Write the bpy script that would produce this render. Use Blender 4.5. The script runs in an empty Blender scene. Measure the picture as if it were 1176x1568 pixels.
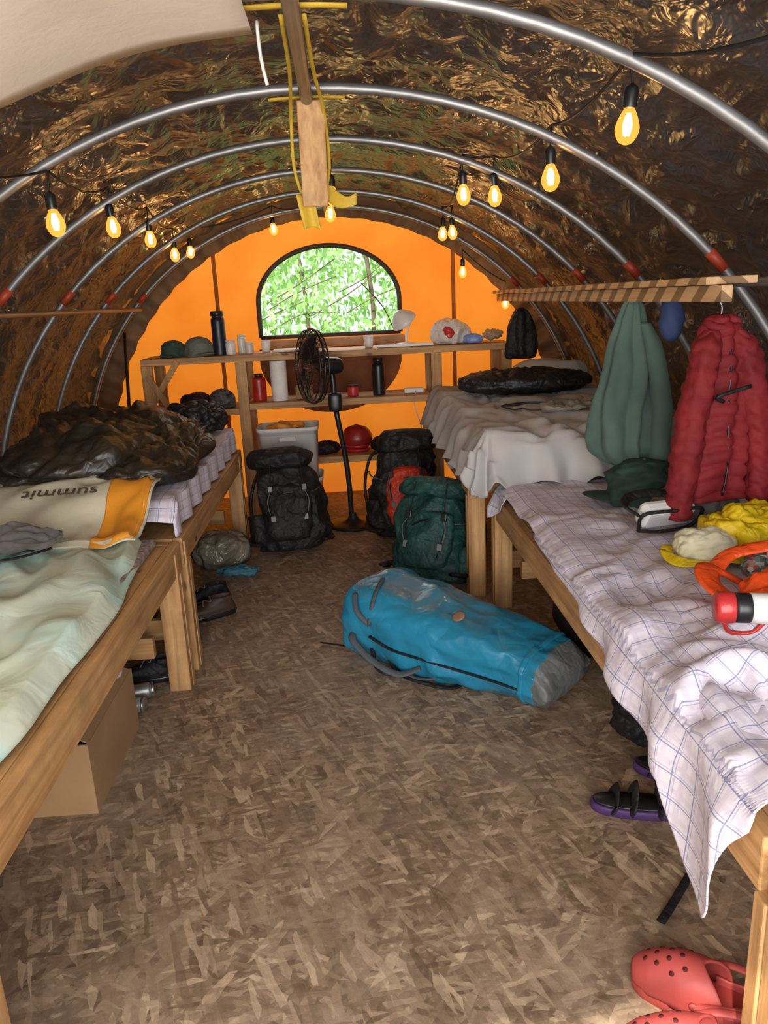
import bpy, math, random
from mathutils import Vector, Matrix, noise, Euler
random.seed(7)
SC=bpy.context.scene
COL=SC.collection
SC.view_settings.view_transform='Standard'
pi=math.pi
V=Vector
def ridg(p): return 1-2.2*abs(noise.noise(p))
def fold_(p,k=7): return math.cos(k*noise.noise(p))
# ---------------------------------------------------------------- materials
MATS={}
def newmat(name):
    m=bpy.data.materials.new(name);m.use_nodes=True
    nt=m.node_tree;b=nt.nodes['Principled BSDF']
    return m,nt,b
def coords(nt,kind='Object',scale=(1,1,1),rot=(0,0,0),loc=(0,0,0)):
    tc=nt.nodes.new('ShaderNodeTexCoord');mp=nt.nodes.new('ShaderNodeMapping')
    mp.inputs['Scale'].default_value=scale;mp.inputs['Rotation'].default_value=rot;mp.inputs['Location'].default_value=loc
    nt.links.new(tc.outputs[kind],mp.inputs[0]);return mp.outputs[0]
def nz(nt,vec,scale,detail=4,rough=.55,dist=0):
    n=nt.nodes.new('ShaderNodeTexNoise');n.inputs['Scale'].default_value=scale
    n.inputs['Detail'].default_value=detail;n.inputs['Roughness'].default_value=rough
    n.inputs['Distortion'].default_value=dist
    nt.links.new(vec,n.inputs['Vector']);return n
def ramp(nt,fac,stops):
    r=nt.nodes.new('ShaderNodeValToRGB');e=r.color_ramp.elements
    while len(e)<len(stops): e.new(.5)
    for i,(p,c) in enumerate(stops):
        e[i].position=p;e[i].color=(*c,1) if len(c)==3 else c
    nt.links.new(fac,r.inputs[0]);return r.outputs[0]
def bumpn(nt,b,h,strength,dist=.01):
    bp=nt.nodes.new('ShaderNodeBump');bp.inputs['Strength'].default_value=strength
    bp.inputs['Distance'].default_value=dist
    nt.links.new(h,bp.inputs['Height']);nt.links.new(bp.outputs[0],b.inputs['Normal']);return bp
def mth(nt,op,a,b=None):
    n=nt.nodes.new('ShaderNodeMath');n.operation=op
    for i,x in enumerate((a,b)):
        if x is None: continue
        if isinstance(x,(int,float)): n.inputs[i].default_value=x
        else: nt.links.new(x,n.inputs[i])
    return n.outputs[0]
def crease(nt,vec,scale,detail,dist):
    return mth(nt,'ABSOLUTE',mth(nt,'SUBTRACT',nz(nt,vec,scale,detail,.5,dist).outputs[0],.5))
def mixc(nt,fac,a,b):
    n=nt.nodes.new('ShaderNodeMix');n.data_type='RGBA'
    for s,x in ((0,fac),(6,a),(7,b)):
        if isinstance(x,(int,float)): n.inputs[s].default_value=x
        elif isinstance(x,tuple): n.inputs[s].default_value=(*x,1)
        else: nt.links.new(x,n.inputs[s])
    return n.outputs[2]
def addtrans(nt,b,c,fac):
    t=nt.nodes.new('ShaderNodeBsdfTranslucent')
    if isinstance(c,tuple): t.inputs[0].default_value=(*c,1)
    else: nt.links.new(c,t.inputs[0])
    mx=nt.nodes.new('ShaderNodeMixShader');mx.inputs[0].default_value=fac
    nt.links.new(b.outputs[0],mx.inputs[1]);nt.links.new(t.outputs[0],mx.inputs[2])
    nt.links.new(mx.outputs[0],nt.nodes['Material Output'].inputs[0])
def M(name,col,rough=.7,metal=0,var=.25,vs=6,bump=.2,bs=40,emit=0,spec=.5,trans=0,coat=0,sheen=0,cre=0,cs=5):
    if name in MATS: return MATS[name]
    m,nt,b=newmat(name)
    v=coords(nt)
    n=nz(nt,v,vs,3)
    lo=tuple(c*(1-var) for c in col);hi=tuple(min(1,c*(1+var)) for c in col)
    c=ramp(nt,n.outputs[0],[(.3,lo),(.7,hi)])
    nt.links.new(c,b.inputs['Base Color'])
    b.inputs['Roughness'].default_value=rough;b.inputs['Metallic'].default_value=metal
    b.inputs['Specular IOR Level'].default_value=spec
    b.inputs['Coat Weight'].default_value=coat
    b.inputs['Sheen Weight'].default_value=sheen
    if cre:
        h=mth(nt,'ADD',crease(nt,v,cs,2,.6),mth(nt,'MULTIPLY',crease(nt,v,cs*2.3,2,.6),.5));bumpn(nt,b,h,cre,.05)
    elif bump:
        n2=nz(nt,v,bs,4,.6,.5);bumpn(nt,b,n2.outputs[0],bump,.01)
    if trans: addtrans(nt,b,c,trans)
    MATS[name]=m;return m
def wood(axis):
    nm='pine_lumber_'+axis
    if nm in MATS: return MATS[nm]
    m,nt,b=newmat(nm)
    s={'x':(1.2,22,22),'y':(22,1.2,22),'z':(22,22,1.2)}[axis]
    n=nz(nt,coords(nt,'Object',s),1.6,5,.6,.4)
    c=ramp(nt,n.outputs[0],[(.25,(.30,.14,.045)),(.5,(.54,.29,.11)),(.75,(.70,.43,.19))])
    vo=nt.nodes.new('ShaderNodeTexVoronoi');vo.inputs['Scale'].default_value=5
    nt.links.new(coords(nt,'Object',tuple(.6 if k==axis else 1.3 for k in 'xyz')),vo.inputs['Vector'])
    k=ramp(nt,vo.outputs['Distance'],[(.05,(1,1,1)),(.10,(0,0,0))])
    c=mixc(nt,k,c,(.14,.06,.025))
    n3=nz(nt,coords(nt),4,4,.7);dirt=ramp(nt,n3.outputs[0],[(.45,(0,0,0)),(.75,(.6,.6,.6))])
    c=mixc(nt,dirt,c,(.18,.10,.055))
    nt.links.new(c,b.inputs['Base Color']);b.inputs['Roughness'].default_value=.62
    bumpn(nt,b,n.outputs[0],.25,.004)
    MATS[nm]=m;return m
def mat_floor():
    m,nt,b=newmat('osb_floor')
    tc=nt.nodes.new('ShaderNodeTexCoord');P=tc.outputs['Object']
    wob=nz(nt,P,30,2)
    va=nt.nodes.new('ShaderNodeVectorMath');va.operation='MULTIPLY_ADD'
    nt.links.new(wob.outputs['Color'],va.inputs[0]);va.inputs[1].default_value=(.010,.010,0);nt.links.new(P,va.inputs[2])
    base=nz(nt,P,45,4,.7)
    c=ramp(nt,base.outputs[0],[(.3,(.14,.090,.055)),(.7,(.31,.215,.14))])
    hsum=base.outputs[0]
    for i in range(9):
        vr=nt.nodes.new('ShaderNodeVectorRotate');vr.rotation_type='Z_AXIS'
        vr.inputs['Angle'].default_value=[.2,1.9,.9,2.6,1.4,.5,2.2,3.0,1.2][i]
        nt.links.new(va.outputs[0],vr.inputs['Vector'])
        mp=nt.nodes.new('ShaderNodeMapping');L=[(11,50),(17,85),(13,60),(21,110),(12,56),(18,90),(10,44),(15,72),(12,60)][i]
        mp.inputs['Scale'].default_value=(*L,1);mp.inputs['Location'].default_value=(i*7.3,i*3.1,0)
        nt.links.new(vr.outputs[0],mp.inputs[0])
        vo=nt.nodes.new('ShaderNodeTexVoronoi');vo.voronoi_dimensions='2D';vo.inputs['Scale'].default_value=1
        vo.inputs['Randomness'].default_value=1
        nt.links.new(mp.outputs[0],vo.inputs['Vector'])
        sp=nt.nodes.new('ShaderNodeSeparateColor');nt.links.new(vo.outputs['Color'],sp.inputs[0])
        k=mth(nt,'GREATER_THAN',sp.outputs[0],.56)
        grn=nz(nt,mp.outputs[0],2.6,3,.7)
        cc=ramp(nt,mth(nt,'ADD',mth(nt,'MULTIPLY',sp.outputs[1],.75),mth(nt,'MULTIPLY',grn.outputs[0],.35)),[(.12,(.075,.045,.026)),(.42,(.20,.13,.080)),(.75,(.36,.255,.165)),(1.0,(.74,.56,.38))])
        f=mth(nt,'MULTIPLY',k,mth(nt,'ADD',.34,mth(nt,'MULTIPLY',sp.outputs[2],.46)))
        c=mixc(nt,f,c,cc)
        hsum=mth(nt,'ADD',hsum,mth(nt,'MULTIPLY',f,sp.outputs[2]))
    big=nz(nt,coords(nt,'Object',(1,.55,1)),1.3,5,.62,.6)
    k=ramp(nt,big.outputs[0],[(.44,(0,0,0)),(.64,(.6,.6,.6))])
    c=mixc(nt,k,c,mixc(nt,.5,c,(.085,.058,.042)))
    mid=nz(nt,coords(nt,'Object',(1,.7,1),(0,0,0),(4,9,0)),1.9,6,.75,.5)
    k2=ramp(nt,mid.outputs[0],[(.48,(0,0,0)),(.66,(.38,.38,.38))])
    c=mixc(nt,k2,c,(.48,.37,.27))
    sc=nz(nt,P,17,6,.85,1.5);k3=ramp(nt,sc.outputs[0],[(.60,(0,0,0)),(.70,(.40,.40,.40))])
    c=mixc(nt,k3,c,(.64,.53,.42))
    nt.links.new(c,b.inputs['Base Color'])
    r=ramp(nt,big.outputs[0],[(.3,(.42,.42,.42)),(.7,(.62,.62,.62))]);nt.links.new(r,b.inputs['Roughness'])
    bumpn(nt,b,hsum,.4,.003)
    return m
def mat_liner():
    m,nt,b=newmat('crinkled_liner')
    P=coords(nt)
    n=nz(nt,P,2.2,4)
    c=ramp(nt,n.outputs[0],[(.3,(.070,.076,.086)),(.7,(.150,.155,.168))])
    nt.links.new(c,b.inputs['Base Color'])
    b.inputs['Roughness'].default_value=.30
    b.inputs['Metallic'].default_value=.88
    v=coords(nt,'Object',(1,.8,1))
    h=mth(nt,'ADD',crease(nt,v,4.5,3,.8),mth(nt,'MULTIPLY',crease(nt,P,12,3,.8),.35))
    h=mth(nt,'MULTIPLY',h,-1)
    bumpn(nt,b,h,.9,.08)
    addtrans(nt,b,(.30,.14,.06),.03)
    return m
def mat_plaid(name,base,l1,l2,per=.075):
    m,nt,b=newmat(name)
    tc=nt.nodes.new('ShaderNodeTexCoord');sp=nt.nodes.new('ShaderNodeSeparateXYZ')
    nt.links.new(tc.outputs['UV'],sp.inputs[0])
    def line(o,per,off,w):
        return mth(nt,'LESS_THAN',mth(nt,'FRACT',mth(nt,'ADD',mth(nt,'DIVIDE',o,per),off)),w)
    A=mth(nt,'MAXIMUM',line(sp.outputs[0],per,0,.05),line(sp.outputs[1],per,0,.05))
    A2=mth(nt,'MAXIMUM',line(sp.outputs[0],per,.12,.04),line(sp.outputs[1],per,.12,.04))
    B=mth(nt,'MAXIMUM',line(sp.outputs[0],per,.5,.22),line(sp.outputs[1],per,.5,.22))
    c=mixc(nt,mth(nt,'MULTIPLY',B,.22),base,l2)
    c=mixc(nt,mth(nt,'MULTIPLY',A,.75),c,l1)
    c=mixc(nt,mth(nt,'MULTIPLY',A2,.4),c,l1)
    nt.links.new(c,b.inputs['Base Color']);b.inputs['Roughness'].default_value=.85
    n=nz(nt,coords(nt),9,3,.5,1);bumpn(nt,b,n.outputs[0],.4,.015)
    return m
def mat_sheet():
    m,nt,b=newmat('mint_sheet')
    P=coords(nt)
    n=nz(nt,P,1.7,3)
    c=ramp(nt,n.outputs[0],[(.36,(.44,.76,.70)),(.47,(.66,.75,.62)),(.62,(.66,.68,.50))])
    nt.links.new(c,b.inputs['Base Color']);b.inputs['Roughness'].default_value=.8
    n2=nz(nt,P,6,3,.5,1.0);bumpn(nt,b,n2.outputs[0],.5,.02)
    return m
def mat_orange():
    m,nt,b=newmat('orange_canvas')
    P=coords(nt)
    n=nz(nt,P,3,3)
    c=ramp(nt,n.outputs[0],[(.3,(.86,.19,.018)),(.7,(.92,.25,.030))])
    nt.links.new(c,b.inputs['Base Color']);b.inputs['Roughness'].default_value=.75
    addtrans(nt,b,c,.7)
    return m
FLOOR=mat_floor();LINER=mat_liner();ORANGE=mat_orange();SHEET=mat_sheet()
PLAID=mat_plaid('plaid_cotton',(.74,.68,.75),(.14,.16,.38),(.45,.36,.55),.058)
METAL=M('galvanised_pipe',(.28,.27,.26),.42,.75,.2,5,.05)
BLACK=M('black_nylon',(.012,.011,.012),.62,0,.4,8,.5,22,spec=.35,cre=.6,cs=8)
DARK=M('dark_plastic',(.012,.012,.013),.35,0,.2,8,0)
WHITEP=M('white_plastic',(.75,.74,.72),.35,0,.05,8,0)
YELLOW=M('yellow_webbing',(.60,.38,.03),.6,0,.15,20,.2,80)
REDP=M('red_tape',(.35,.04,.015),.5,0,.2,20,0)
# ---------------------------------------------------------------- mesh helpers
def mkobj(name,verts,faces,mat,smooth=True,uvs=None):
    me=bpy.data.meshes.new(name);me.from_pydata([tuple(v) for v in verts],[],faces);me.update()
    if uvs:
        ul=me.uv_layers.new(name='UVMap')
        for l in me.loops: ul.data[l.index].uv=uvs[l.vertex_index]
    ob=bpy.data.objects.new(name,me);COL.objects.link(ob)
    if mat: me.materials.append(mat)
    if smooth: me.polygons.foreach_set('use_smooth',[True]*len(me.polygons))
    return ob
def grp(name,parts,loc=None,rz=None):
    e=bpy.data.objects.new(name,None);COL.objects.link(e);e.empty_display_size=.05
    for o in parts: o.parent=e
    return e
def box(name,x0,x1,y0,y1,z0,z1,mat,bev=.004,mtx=None):
    vs=[V((x,y,z)) for x in (x0,x1) for y in (y0,y1) for z in (z0,z1)]
    if mtx: vs=[mtx@v for v in vs]
    fs=[(0,1,3,2),(4,6,7,5),(0,4,5,1),(2,3,7,6),(0,2,6,4),(1,5,7,3)]
    o=mkobj(name,vs,fs,mat,False)
    if bev:
        b=o.modifiers.new('bevel','BEVEL');b.width=bev;b.segments=2
    return o
def cr(pts,sub):
    out=[];n=len(pts)
    for i in range(n-1):
        p0=pts[max(i-1,0)];p1=pts[i];p2=pts[i+1];p3=pts[min(i+2,n-1)]
        for k in range(sub):
            t=k/sub
            out.append([.5*((2*b)+(c-a)*t+(2*a-5*b+4*c-d)*t*t+(-a+3*b-3*c+d)*t**3) for a,b,c,d in zip(p0,p1,p2,p3)])
    out.append(list(pts[-1]));return out
def tube(name,pts,r,mat,seg=8,sub=6,flat=1.0,closed=False,up=None):
    P=[V(p) for p in (cr([tuple(p) for p in pts],sub) if sub>1 else pts)]
    vs=[];fs=[];n=len(P);prev=None
    for i,p in enumerate(P):
        t=(P[(i+1)%n if closed else min(i+1,n-1)]-P[(i-1)%n if closed else max(i-1,0)])
        if t.length<1e-9: t=V((0,0,1))
        t.normalize()
        if prev is None:
            a=V(up) if up else (V((0,0,1)) if abs(t.z)<.9 else V((1,0,0)))
        else: a=prev
        a=(a-t*a.dot(t));a.normalize();prev=a;b=t.cross(a)
        for k in range(seg):
            g=2*pi*k/seg
            vs.append(p+a*math.cos(g)*r*flat+b*math.sin(g)*r)
    rr=n if closed else n-1
    for i in range(rr):
        for k in range(seg):
            j=(i+1)%n
            fs.append((i*seg+k,i*seg+(k+1)%seg,j*seg+(k+1)%seg,j*seg+k))
    if not closed:
        fs.append(tuple(range(seg-1,-1,-1)));fs.append(tuple((n-1)*seg+k for k in range(seg)))
    return mkobj(name,vs,fs,mat)
def loft(name,rings,mat,seg=40,sub=6,mtx=None,n=2.0,noi=None,baf=None,fold=None,seed=0,zfloor=None):
    R=[tuple(r)+(0,)*(5-len(r)) for r in rings]
    R=cr(R,sub);vs=[];fs=[]
    for z,rx,ry,cx,cy in R:
        rx=max(rx,.0005);ry=max(ry,.0005)
        for k in range(seg):
            g=2*pi*k/seg;c=math.cos(g);s=math.sin(g)
            ex=2.0/n
            x=math.copysign(abs(c)**ex,c);y=math.copysign(abs(s)**ex,s)
            f=1
            if fold: f+=fold[0]*math.cos(fold[1]*g+3*noise.noise(V((z*3,seed,g)))+seed)
            p=V((cx+x*rx*f,cy+y*ry*f,z))
            dv=V((x,y,0)).normalized()
            if baf: p+=dv*baf[0]*(abs(math.sin((z+.012*math.sin(g*3+seed))*baf[1]*pi))**.5-.6)*min(1,min(rx,ry)/.03)
            if noi:
                q=V((p.x+seed*3.1,p.y+seed,p.z-seed*1.7))
                w=min(1,min(rx,ry)/.03)
                p+=dv*noi[0]*w*(ridg(q*noi[1])*.7+ridg(q*noi[1]*2.3)*.35)
            vs.append(p)
    nr=len(R)
    for i in range(nr-1):
        for k in range(seg):
            fs.append((i*seg+k,i*seg+(k+1)%seg,(i+1)*seg+(k+1)%seg,(i+1)*seg+k))
    fs.append(tuple(range(seg-1,-1,-1)));fs.append(tuple((nr-1)*seg+k for k in range(seg)))
    if mtx: vs=[mtx@v for v in vs]
    if zfloor is not None:
        for v in vs: v.z=max(v.z,zfloor)
    return mkobj(name,vs,fs,mat)
def TR(loc,rx=0,ry=0,rz=0,s=(1,1,1)):
    return Matrix.Translation(V(loc))@Euler((rx,ry,rz)).to_matrix().to_4x4()@Matrix.Diagonal((*s,1))
def blob(name,c,r,mat,n=2.4,noi=None,seg=64,rings=40,rz=0,seed=0,zmin=None,rx=0,ry=0,nz_=None,oct_=(.6,.3,.12),warp=0,an=(1,1,1)):
    nzx=nz_ or n
    vs=[];fs=[];m=TR(c,rx,ry,rz)
    for i in range(rings+1):
        a=-pi/2+pi*i/rings;ca=max(math.cos(a),1e-4);sa=math.sin(a)
        cz=abs(ca)**(2/nzx);sz=math.copysign(abs(sa)**(2/nzx),sa)
        for k in range(seg):
            g=2*pi*k/seg;co=math.cos(g);si=math.sin(g)
            p=V((r[0]*cz*math.copysign(abs(co)**(2/n),co),r[1]*cz*math.copysign(abs(si)**(2/n),si),r[2]*sz))
            if noi:
                q=p+V((seed*2.3,seed*1.1,-seed))
                q=V((q.x*an[0],q.y*an[1],q.z*an[2]))
                if warp: q=q+warp*noise.noise_vector(q*2.5)
                nn=V((p.x/r[0]**2,p.y/r[1]**2,p.z/r[2]**2))
                if nn.length>0: nn.normalize()
                p+=nn*noi[0]*(ridg(q*noi[1])*oct_[0]+ridg(q*noi[1]*2.2)*oct_[1]+ridg(q*noi[1]*4.5)*oct_[2])
            p=m@p
            if zmin is not None and p.z<zmin: p.z=zmin
            vs.append(p)
    for i in range(rings):
        for k in range(seg):
            fs.append((i*seg+k,i*seg+(k+1)%seg,(i+1)*seg+(k+1)%seg,(i+1)*seg+k))
    return mkobj(name,vs,fs,mat)
def grid(name,fn,nu,nv,mat,thick=0):
    vs=[];uv=[];fs=[]
    for i in range(nu+1):
        for j in range(nv+1):
            r=fn(i/nu,j/nv);vs.append(r[:3]);uv.append(r[3:5] if len(r)>3 else (i/nu,j/nv))
    for i in range(nu):
        for j in range(nv):
            a=i*(nv+1)+j;fs.append((a,a+nv+1,a+nv+2,a+1))
    o=mkobj(name,vs,fs,mat,True,uv)
    if thick:
        s=o.modifiers.new('solidify','SOLIDIFY');s.thickness=thick;s.offset=0
    return o
# ---------------------------------------------------------------- shell
CX,CZ,RR,RF=-.07,.28,1.85,1.93
Y0,Y1=-.5,6.1
def arcz(x,R=RF): return CZ+math.sqrt(max(R*R-(x-CX)**2,0))
box('floor',-2.15,2.05,-.9,6.25,-.04,0,FLOOR,0)
A0=math.asin(-CZ/RF)
AW=math.asin((1.5-CZ)/RF)
RIBS=[.31,1.08,1.85,2.62,3.39,4.16,4.93,5.70]
def liner(name,a0,a1,nu,nv):
    def fn(u,v):
        a=a0+(a1-a0)*u;y=Y0+(Y1-Y0)*v
        c,s=math.cos(a),math.sin(a)
        q=V((c*RF,y*.55,s*RF))
        w=q+.10*noise.noise_vector(V((c*2.5,y*1.2,s*2.5)))
        ph=math.sin(pi*(((y-.31)/.77)%1.0))
        d=.016*noise.noise(w*2.3)+(.012+.024*ph)*ridg(w*5.5)+(.005+.009*ph)*ridg(w*13+V((3,1,2)))
        d+=.012*ph
        d=max(-.045,min(d,.055))
        return (CX+c*(RF+d),y,max(CZ+s*(RF+d),0.0))
    return grid(name,fn,nu,nv,LINER)
liner('wall_right',A0,AW,130,360)
liner('ceiling',AW,pi-AW,330,480)
liner('wall_left',pi-AW,pi-A0,130,360)
WX,WH,WB,WS,WT=-.09,.535,1.25,1.50,.40
def wtop(x):
    t=max(0,1-((x-WX)/WH)**2);return WS+WT*math.sqrt(t)
def back():
    vs=[];fs=[];N=240;RB=RF+.10
    def puff(x,z): return 6.1+.012*noise.noise(V((x*2,z*2,0)))
    hwid=math.sqrt(RB*RB-CZ*CZ)
    xs=sorted(set([CX+hwid*math.sin(-pi/2+pi*i/N) for i in range(N+1)]+[WX+WH*math.sin(-pi/2+pi*i/80) for i in range(81)]))
    def strip(xa,xb,lo,hi,n):
        for k in range(n):
            q=[]
            for x in (xa,xb):
                l,h=lo(x),hi(x)
                q.append((x,l+(h-l)*k/n));q.append((x,l+(h-l)*(k+1)/n))
            b=len(vs)
            for x,z in (q[0],q[2],q[3],q[1]): vs.append((x,puff(x,z),z))
            fs.append((b,b+1,b+2,b+3))
    top=lambda x:arcz(x,RB)
    for a,b in zip(xs[:-1],xs[1:]):
        if a>=WX-WH-1e-6 and b<=WX+WH+1e-6:
            strip(a,b,lambda x:0,lambda x:WB,12);strip(a,b,wtop,top,10)
        else: strip(a,b,lambda x:0,top,20)
    return mkobj('wall_back',vs,fs,ORANGE)
back()
TRIM=M('window_binding',(.05,.035,.025),.6)
pts=[(WX-WH,6.08,WB),(WX-WH,6.08,WS-.1)]+[(WX+WH*math.cos(pi-pi*i/24),6.08,WS+WT*math.sin(pi*i/24)) for i in range(25)]+[(WX+WH,6.08,WS-.1),(WX+WH,6.08,WB)]
w1=tube('binding',pts,.018,TRIM,8,2,1)
w2=tube('sill_binding',[(WX-WH,6.08,WB),(WX,6.08,WB),(WX+WH,6.08,WB)],.016,TRIM,8,2)
w3=box('sill_flap',WX-WH+.02,WX+WH+.03,6.03,6.07,WB-.085,WB-.02,M('sill_canvas',(.62,.36,.2),.8),.01)
zp=[tube('zip',[(WX+.25,6.07,WS+.12),(WX+.40,6.06,WS-.05),(WX+.47,6.06,WB+.05)],.004,TRIM,6,4)]
grp('window_1',[w1,w2,w3]+zp)
FLAP=M('window_flap_canvas',(.20,.065,.020),.8)
def ff(u,v):
    x=-.10+.54*math.sin(pi*(u-.5));w=math.sqrt(max(0,1-((x+.10)/.545)**2))
    z=1.165-v*(.06+.44*w)
    return (x,6.02+.015*noise.noise(V((x*5,z*5,2)))-.02*v,z)
grid('window_flap',ff,50,24,FLAP,.006)
SEAM_SIL=M('wall_seam_silhouette',(.45,.15,.03),.8,trans=.3)  # seam lines and silhouettes of posts outside, coloured as darker orange strips
for sx in (-.93,.86):
    box('trim_1' if sx<0 else 'trim_2',sx-.014,sx+.014,6.06,6.075,.1,arcz(sx)-.14,SEAM_SIL,0)
RUF=M('ruffle_canvas',(.24,.15,.075),.75,trans=.2)
def rf(u,v):
    a=A0+(pi-2*A0)*u
    wv=.03*math.sin(u*230)+.02*noise.noise(V((u*40,v*2,0)))
    R=RF+.03-v*(.15+.06*abs(math.cos(a))**2)
    return (CX+math.cos(a)*R,6.05+wv*(.35+v*.6)-.02-.05*(1-v),max(CZ+math.sin(a)*R,.01))
grid('trim_3',rf,900,8,RUF,.004)
CREAM=M('cream_canvas',(.74,.62,.50),.8,0,.08,3,.15,20)
def cf(u,v):
    a=math.radians(92)+math.radians(66)*u;y=-.3+(1.94+.3)*v
    q=V((u*3,y,0));R=1.80+.012*noise.noise(q*2)-.02*math.sin(pi*u)
    return (CX+math.cos(a)*R-.03,y-.06*(u),CZ+math.sin(a)*R)
cn=[grid('panel',cf,40,40,CREAM,.006)]
SL=M('vent_slat',(.22,.13,.07),.8)
for k in range(4):
    def vs_(u,v,k=k):
        r=cf(.50+.08*u,.90-.016*k-.02*u+.006*v);return (r[0]+.004,r[1],r[2]-.008)
    cn.append(grid('vent_slat',vs_,14,2,SL,.003))
grp('door_canopy',cn)
fr=[]
for i,y in enumerate(RIBS):
    P=[(CX+math.cos(A0+(pi-2*A0)*k/60)*RR,y,CZ+math.sin(A0+(pi-2*A0)*k/60)*RR) for k in range(61)]
    P=[(x,yy,max(z,.01)) for x,yy,z in P]
    fr.append(tube('rib_%d'%i,P,.0165,METAL,10,1))
for sx in (-1,1):
    a=math.asin((1.5-CZ)/RR);x=CX+sx*math.cos(a)*(RR-.03)
    fr.append(tube('purlin_l' if sx<0 else 'purlin_r',[(x,Y0,1.5),(x,2.5,1.5),(x,5.8,1.5)],.014,METAL,10,1))
    for y in RIBS:
        a2=a+.055
        fr.append(tube('coupler',[(CX+sx*math.cos(a2+t)*RR,y,CZ+math.sin(a2+t)*RR) for t in (-.022,0,.022)],.0185,REDP,10,1))
fr.append(tube('ridge_pole',[(CX,Y0,2.095),(CX,1.5,2.095),(CX,2.68,2.095)],.019,METAL,12,1))
fr.append(tube('ridge_pole_far',[(CX,2.9,2.105),(CX,5.8,2.105)],.014,METAL,12,1))
grp('tent_frame',fr)
w=box('board',-.042,.042,-.02,.02,-.17,.14,wood('z'),.004,TR((-.062,2.66,1.965),rx=.35,rz=.05))
ys=[]
for sx in (-1,1):
    ys.append(tube('strap',[(CX+sx*.025,1.9,2.10),(CX+sx*.032,2.3,2.09),(CX+sx*.05,2.6,2.06),(CX+sx*.057,2.72,1.92),(CX+sx*.03,2.74,1.82)],.006,YELLOW,6,5,.5))
for y in (1.87,2.64):
    ys.append(tube('wrap',[(CX+1.828*math.sin(t),y,CZ+1.828*math.cos(t)) for t in [-.065+.13*k/8 for k in range(9)]],.014,YELLOW,6,1,.3))
def yb(u,v):
    x=-.13+.17*u;return (x+.03,2.715+.02*math.sin(u*5),1.845-.02*u+(.02*math.sin(u*6)+.045*(v-.5)*(1-.3*math.sin(u*9))))
ys.append(grid('ribbon',yb,20,6,YELLOW,.004))
def yt(u,v): return (-.10+.055*(v-.5)+.02*u,2.72-.01*math.cos(v*5),1.84-.10*u-.02*abs(v-.5)*u)
ys.append(grid('ribbon_tail',yt,10,6,YELLOW,.004))
grp('ridge_brace',[w]+ys)
tube('hanging_cord',[(-.148,1.90,2.09),(-.145,1.90,2.02),(-.135,1.90,1.965)],.004,M('cord',(.7,.68,.62),.8),6,3)
# ---------------------------------------------------------------- beds
WXm,WYm,WZm=wood('x'),wood('y'),wood('z')
def bed(name,xi,xo,y0,y1,top,legs,brace=True,rail=.115):
    s=1 if xo>xi else -1
    P=[]
    X=lambda a,b:(min(a,b),max(a,b))
    P.append(box('rail_inner',*X(xi,xi+s*.038),y0,y1,top-rail,top,WYm))
    P.append(box('rail_outer',*X(xo-s*.038,xo),y0,y1,top-.09,top,WYm))
    P.append(box('rail_near',*X(xi+s*.039,xo-s*.039),y0,y0+.038,top-.09,top-.001,WXm))
    P.append(box('rail_far',*X(xi+s*.039,xo-s*.039),y1-.038,y1,top-.09,top-.001,WXm))
    P.append(box('deck',*X(xi+s*.04,xo-s*.04),y0+.04,y1-.04,top-.02,top-.002,WYm))
    for (lx,ly) in legs:
        for dy in (0,.043):
            P.append(box('leg',*X(xi+s*(lx+.039-.002*(dy>0)),xi+s*(lx+.125)),ly+dy,ly+dy+.04,0,top-.02-(.09 if dy else 0),WZm))
        xx=X(xo-s*.13,xo-s*.045);P.append(box('leg',*xx,ly,ly+.085,0,top-.02,WZm))
        if brace: P.append(box('stretcher',*X(xi+s*.13,xo-s*.14),ly+.02,ly+.058,.14,.23,WXm))
    return grp(name,P)
bed('bed_frame',-.70,-1.66,.85,2.98,.60,[(-.045,2.86),(-.045,1.09)])
bed('bed_frame',-.70,-1.66,3.02,4.95,.60,[(-.045,3.04),(-.045,4.80)])
bed('bed_frame',.68,1.66,1.10,3.62,.57,[(-.045,1.02),(-.045,3.50)])
bed('bed_frame',.58,1.60,3.66,5.40,.64,[(-.045,3.67),(-.045,5.28)])
PADM=M('patterned_foam',(.30,.24,.22),.9,0,.6,60,.5,80)
box('foam_pad',-1.62,-.775,.95,2.92,.602,.635,PADM,.012)
def ls(u,v):
    y=.92+1.96*v
    e=-.765-.03*math.sin(y*2.3)-.03*noise.noise(V((y*3,0,0)))-.05*max(0,y-2.3)
    x=-1.72+(e+1.72)*u
    q=V((x+y*.35,y*.55-x*.2,0));w=q+.12*noise.noise_vector(q*2)
    z=.664+.022*noise.noise(w*2.5)+.016*fold_(V((w.x*2.6,w.y*2.2,5)),8)+.010*fold_(V((w.x*6,w.y*5,2)),7)
    if x<-1.5: z+=.03
    z=max(z,.640)
    k=max(0,(u-.955)/.045);z=z*(1-k)+.615*k
    return (x,y,z,x,y)
grid('bed_sheet',ls,130,240,SHEET,.004)
TOTE=M('natural_canvas',(.62,.57,.42),.85,0,.08,4,.3,30);TOTEO=M('orange_canvas_print',(.80,.30,.015),.8,0,.1,5)
def tf(u,v):
    x=-1.62+.82*u;y=2.78+.52*v-.10*(u-.5)
    t=min(1,max(0,(v-.1)/.7));t=t*t*(3-2*t)
    q=V((x,y,0));w=q+.1*noise.noise_vector(q*3)
    z=.685+.125*t+.014*fold_(V((w.x*2.5,w.y*2.5,9)),6)+.008*fold_(V((w.x*6,w.y*6,3)),5)
    if u>.97 or v<.03: z-=.015
    return (x,y,z)
def tz(x,y):
    u=(x+1.62)/.82;return tf(u,(y-2.78+.10*(u-.5))/.52)[2]
t1=grid('cloth',tf,80,60,TOTE,.006)
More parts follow.
